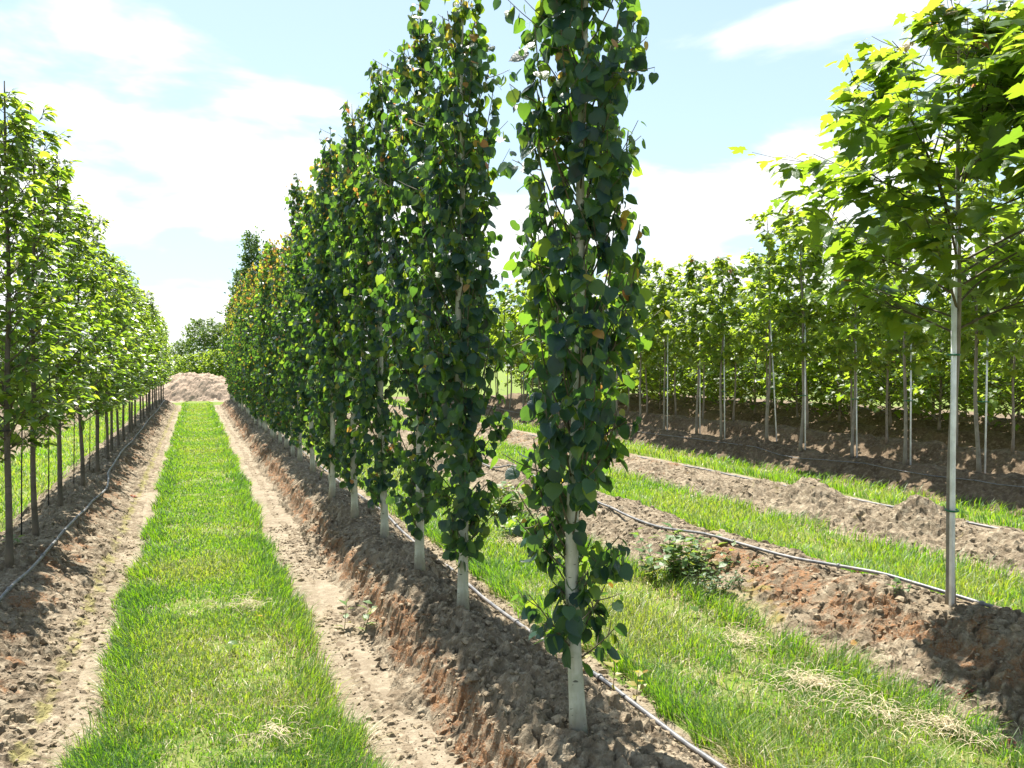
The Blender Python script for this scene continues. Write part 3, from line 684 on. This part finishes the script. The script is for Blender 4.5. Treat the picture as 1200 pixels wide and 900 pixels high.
for px, d, k, sc, lab in ((241, 58, 'broad', .84, 'rounded green tree standing behind the dirt pile'), (262, 60, 'broad', .8, 'rounded tree half hidden by the aspen row end'),
                          (213, 62, 'broad', .62, 'low tree at the end of the left row beyond the pile'), (296, 62, 'poplar', 1.0, 'tall narrow poplar rising behind the aspen row'), (284, 66, 'poplar', .82, 'shorter narrow poplar next to the tallest one')):
    tree('poplar_tree' if k == 'poplar' else 'broad_tree', variant(k, 600 + int(px) % 3, True), far(px, d), px * .37, lab, 'tree', None, 0, sc)
for i, (px, d, sc) in enumerate(((222, 52, .62), (238, 53, .66), (252, 52, .7), (268, 53, .66), (206, 54, .6))):
    tree('bushy_shrub', variant('bush', 520 + i % 3, True), far(px, d), i * 1.3, 'yellow-green shrub just behind the dirt pile', 'shrub', 'shrubs behind the dirt pile', 0, sc * 1.5)
for i in range(24):   # distant tree belt closing the horizon
    px = -260 + i * 78 + 20 * rng.standard_normal()
    if 180 < px < 330: continue
    tree('broad_tree', variant('broad', 600 + i % 3, True), far(px, 66 + 8 * rng.random()), rng.random() * 6, 'distant tree in the belt closing the horizon', 'tree', 'trees of the far belt', 0, .55 + .2 * rng.random())

# ------------------------------------------------------------------ irrigation hoses
def hose(name, pts, row, r, label, lift=.010, wob=.02, seed=1):
    pts = np.array(sorted(pts, key=lambda q: q[1])); yy = np.concatenate([np.arange(pts[0, 1], 12, .09), np.arange(max(12, pts[0, 1]), pts[-1, 1], .4)])
    x = np.interp(yy, pts[:, 1], pts[:, 0]); k = np.ones(9) / 9
    xp = np.pad(x, 4, mode='edge'); x = np.convolve(xp, k, 'valid')
    x = x + wob * (fbm(yy, yy * 0 + seed, .9, 700 + seed, 3) - .5) * 2
    z = np.maximum(ridge_z(row, x, yy), ground_z(x, yy)); zp = np.pad(z, 3, mode='edge')
    z = np.max(np.stack([zp[i:i + len(z)] for i in range(7)]), 0); zp = np.pad(z, 3, mode='edge'); z = np.convolve(zp, np.ones(7) / 7, 'valid') + lift
    tb = Tubes(); tb.add(np.stack([x, yy, z], -1), r, 9)
    h = link(name, None, label=label, category='hose', group='irrigation hoses'); link('pipe', tb.mesh('pipe', M_hose), h)
    tb = Tubes()
    for j in range(6, min(len(yy), 110), 11):
        a = np.array([x[j], yy[j], z[j]]); b = np.array([x[j + 1], yy[j + 1], z[j + 1]])
        tbb = Tubes(); tbb.add([a, a + (b - a) * .2], r * 1.5, 8); link('emitter', tbb.mesh('emitter', M_hose), h)
hose('drip_hose', [(2.06, 1.2), (2.02, 2.2), (2.0, 2.6), (1.96, 3.0), (1.91, 3.6), (1.85, 4.6), (1.79, 6), (1.75, 9), (1.75, 36)], 'aspen', .0125, 'grey drip hose along the foot of the aspen ridge beside grass', seed=1)
hose('drip_hose', [(-1.18, 2.5), (-1.14, 5.4), (-1.07, 6.6), (-1.06, 8), (-1.0, 10.8), (-1.1, 13.0), (-1.12, 36)], 'left', .0115, 'grey drip hose on the ridge of dark-stemmed conical trees', seed=2)
hose('drip_hose', [(4.5, 1.0), (4.42, my - 1.0), (4.30, my + .1), (4.13, 4.7), (4.0, 5.6), (3.95, 6.5)], 'maple', .012, 'grey drip hose crossing the mossy ridge past the staked maple', seed=3)
hose('drip_hose', [(7.66, 2.0), (7.68, 4.4), (7.74, 6.5), (7.66, 10), (7.6, 16), (7.6, 36)], 'bare', .0135, 'grey drip hose along the back of the bare treeless ridge', seed=4)
hose('drip_hose', [(9.1, 4.0), (9.05, 10), (9.1, 36)], 'fourth', .006, 'grey drip hose on the ridge of the staked maple row', seed=5)

# ------------------------------------------------------------------ weeds, straw, seedlings
def weed(name, loc, n_st, h, spread, lsz, label, cat='weed', t0=.3, tv=.15, seed=0, per=9, tpl='ell', group=None):
    g = np.random.default_rng(900 + seed); tb = Tubes(); single = []; P, A, N, Z_, T_ = [], [], [], [], []
    for k in range(n_st):
        a = g.random() * 6.28; e_ = R(85 - spread * g.random()); d = np.array([math.cos(a) * math.cos(e_), math.sin(a) * math.cos(e_), math.sin(e_)])
        b = np.array([.25 * h * g.standard_normal() * (n_st > 2), .25 * h * g.standard_normal() * (n_st > 2), -.03]); L = h * (.6 + .5 * g.random())
        Q = bez(b, d, nrm(d + np.array([0, 0, .3])), L, 6); tb.add(Q, np.linspace(.0028, .0012, 6), 5, 0, False); one = Tubes(); one.add(Q, np.linspace(.0028, .0012, 6), 5, 0, False); single.append(one)
        tt = np.linspace(.15, 1, per); q = np.stack([np.interp(tt * 5, np.arange(6), Q[:, c]) for c in range(3)], -1)
        aa = np.arange(per) * 2.4 + g.random() * 6
        P.append(q); A.append(np.stack([np.cos(aa), np.sin(aa), .25 + .3 * g.random(per)], -1)); N.append(np.array([0, 0, 1.0]) + .3 * g.standard_normal((per, 3)))
        Z_.append(lsz * (.6 + .6 * g.random(per))); T_.append(np.clip(t0 + tv * g.standard_normal(per), 0, 1))
    P, A, N, Z_, T_ = [np.concatenate(v) for v in (P, A, N, Z_, T_)]
    e = link(name, None, None, loc, label=label, category=cat)
    if group: e['group'] = group
    if n_st > 6: link('stems', tb.mesh('stems', M_twig), e, kind='stuff')
    else:
        for q in single: link('stem', q.mesh('stem', M_twig), e)
    link('leaves', leaf_mesh('leaves', TEMPL[tpl], P, leaf_frames(A, N), Z_, T_, M_weed, np.zeros(len(P), int)), e, kind='stuff')
def on(row, px, py, z=.3):
    x, y = gp(px, py, z)
    for _ in range(6): x, y = gp(px, py, max(zat(row, x, y), 0))
    return (x, y, max(zat(row, x, y), 0))
weed('weed_plant', on('maple', 797, 655), 46, .42, 40, .095, 'bushy green weed clump on the mossy ridge beside the hose end', seed=1, t0=.45)
weed('weed_plant', on('maple', 838, 662), 34, .26, 50, .04, 'small grey-green feathery weed next to the bushy weed clump', seed=2, t0=.1)
weed('weed_plant', on('maple', 592, 605), 44, .40, 45, .085, 'green weed clump seen between two aspen stems on the mossy ridge', seed=3, t0=.5)
weed('weed_plant', on('maple', 605, 635), 24, .26, 50, .07, 'low weed on the grass side of the mossy ridge', seed=4, t0=.45)
weed('weed_seedling', on('aspen', 421, 742), 3, .22, 20, .075, 'small pale green seedling on the orange lane-side bank', seed=5, t0=.45, per=7)
weed('weed_seedling', (1.93, gp(737, 812, .08)[1], zat('aspen', 1.93, gp(737, 812, .08)[1])), 3, .26, 20, .065, 'orange-leaved seedling at the foot of the first aspen by the hose', seed=6, t0=.80, tv=.05, per=7)
for k, (px, py) in enumerate(((1005, 705), (1145, 765), (1185, 790), (1160, 700))):
    weed('red_seedling', on('maple', px, py), 6, .07, 60, .035, 'tiny dark red seedling on the mossy soil of the maple ridge', seed=20 + k, t0=.97, tv=.02, per=6, group='red seedlings')
weed('weed_seedling', on('left', 155, 583), 5, .05, 70, .05, 'tiny reddish rosette on the ridge of dark-stemmed trees', seed=30, t0=.95, tv=.05, per=5)
weed('weed_seedling', on('left', 18, 640), 4, .16, 40, .06, 'small green sprout at the foot of a dark stem', seed=31, t0=.5, per=6)
for k, (px, py) in enumerate(((1030, 800), (1060, 740), (1150, 860), (890, 690), (860, 680))):
    x, y = gp(px, py, .05)
    weed('weed_seedling', (x, y, max(zat('maple', x, y), 0)), 5, .10, 60, .05, 'small leafy weed at the grass edge of the maple ridge', seed=40 + k, t0=.35, per=5, group='weeds at the ridge edge')

def straw(loc, rad, n, label, seed):
    g = np.random.default_rng(seed); tb = Tubes()
    for k in range(n):
        a = g.random() * 6.28; r_ = rad * abs(g.standard_normal()) * .8; c = np.array([r_ * math.cos(a), r_ * math.sin(a) * 1.2, .012 + .022 * g.random()])
        b = g.random() * 6.28; L = .04 + .08 * g.random(); d = np.array([math.cos(b), math.sin(b), .30 * g.standard_normal()])
        Q = c + np.linspace(-.5, .5, 4)[:, None] * L * d; Q[1:3, 2] += .012; Q[:, 2] = np.maximum(Q[:, 2], .003)
        tb.add(Q, .0011, 3, 0, False)
    o = link('dry_straw_clump', tb.mesh('dry_straw_clump', M_straw), None, loc, label=label, category='straw', kind='stuff')
for k, (px, py, r_, n, lab) in enumerate(((955, 808, .22, 300, 'bleached straw heap in the grass below the mossy ridge'), (875, 755, .16, 150, 'small straw patch in grass higher up the strip'),
                                      (1115, 858, .22, 260, 'straw patch at the ridge foot next to weeds'), (608, 637, .16, 300, 'straw heap in grass glimpsed between the two first aspens'),
                                      (640, 655, .1, 150, 'little straw tuft by the straw heap between the aspens'), (1040, 845, .25, 130, 'thin scatter of straw between two denser straw patches'),
                                      (285, 712, .22, 90, 'flattened straw patch in the middle of the mown lane'), (325, 865, .2, 80, 'straw wisp near the edge of the mown lane'))):
    x, y = gp(px, py, .03); straw((x, y, .03), r_, n, lab, 950 + k)
# a few fallen leaves
for k, (px, py, q) in enumerate(((232, 671, 10), (276, 760, 9), (300, 727, 11), (730, 775, 10), (760, 795, 11), (170, 664, 10), (1000, 760, 11), (700, 640, 10), (820, 720, 9), (560, 640, 10))):
    x, y = gp(px, py, .04); o = link('fallen_leaf', single_leaf('aspen', k % 3, q, M_aspen), None, (x, y, .065), label='small fallen yellow leaf lying in the grass', category='leaf', group='fallen leaves')
    o.rotation_euler = (.3 * math.sin(k), .4 * math.cos(k * 2), k * 1.7); o.scale = (.055,) * 3
print('objects', len(bpy.data.objects), 'tris', sum(len(m.loops) - 2 * len(m.polygons) for m in bpy.data.meshes), 'drawn', sum(len(o.data.loops) - 2 * len(o.data.polygons) for o in bpy.data.objects if o.type == 'MESH'))
print('aspen leaves', len(VAR[('aspen', 100, False)]['P']))
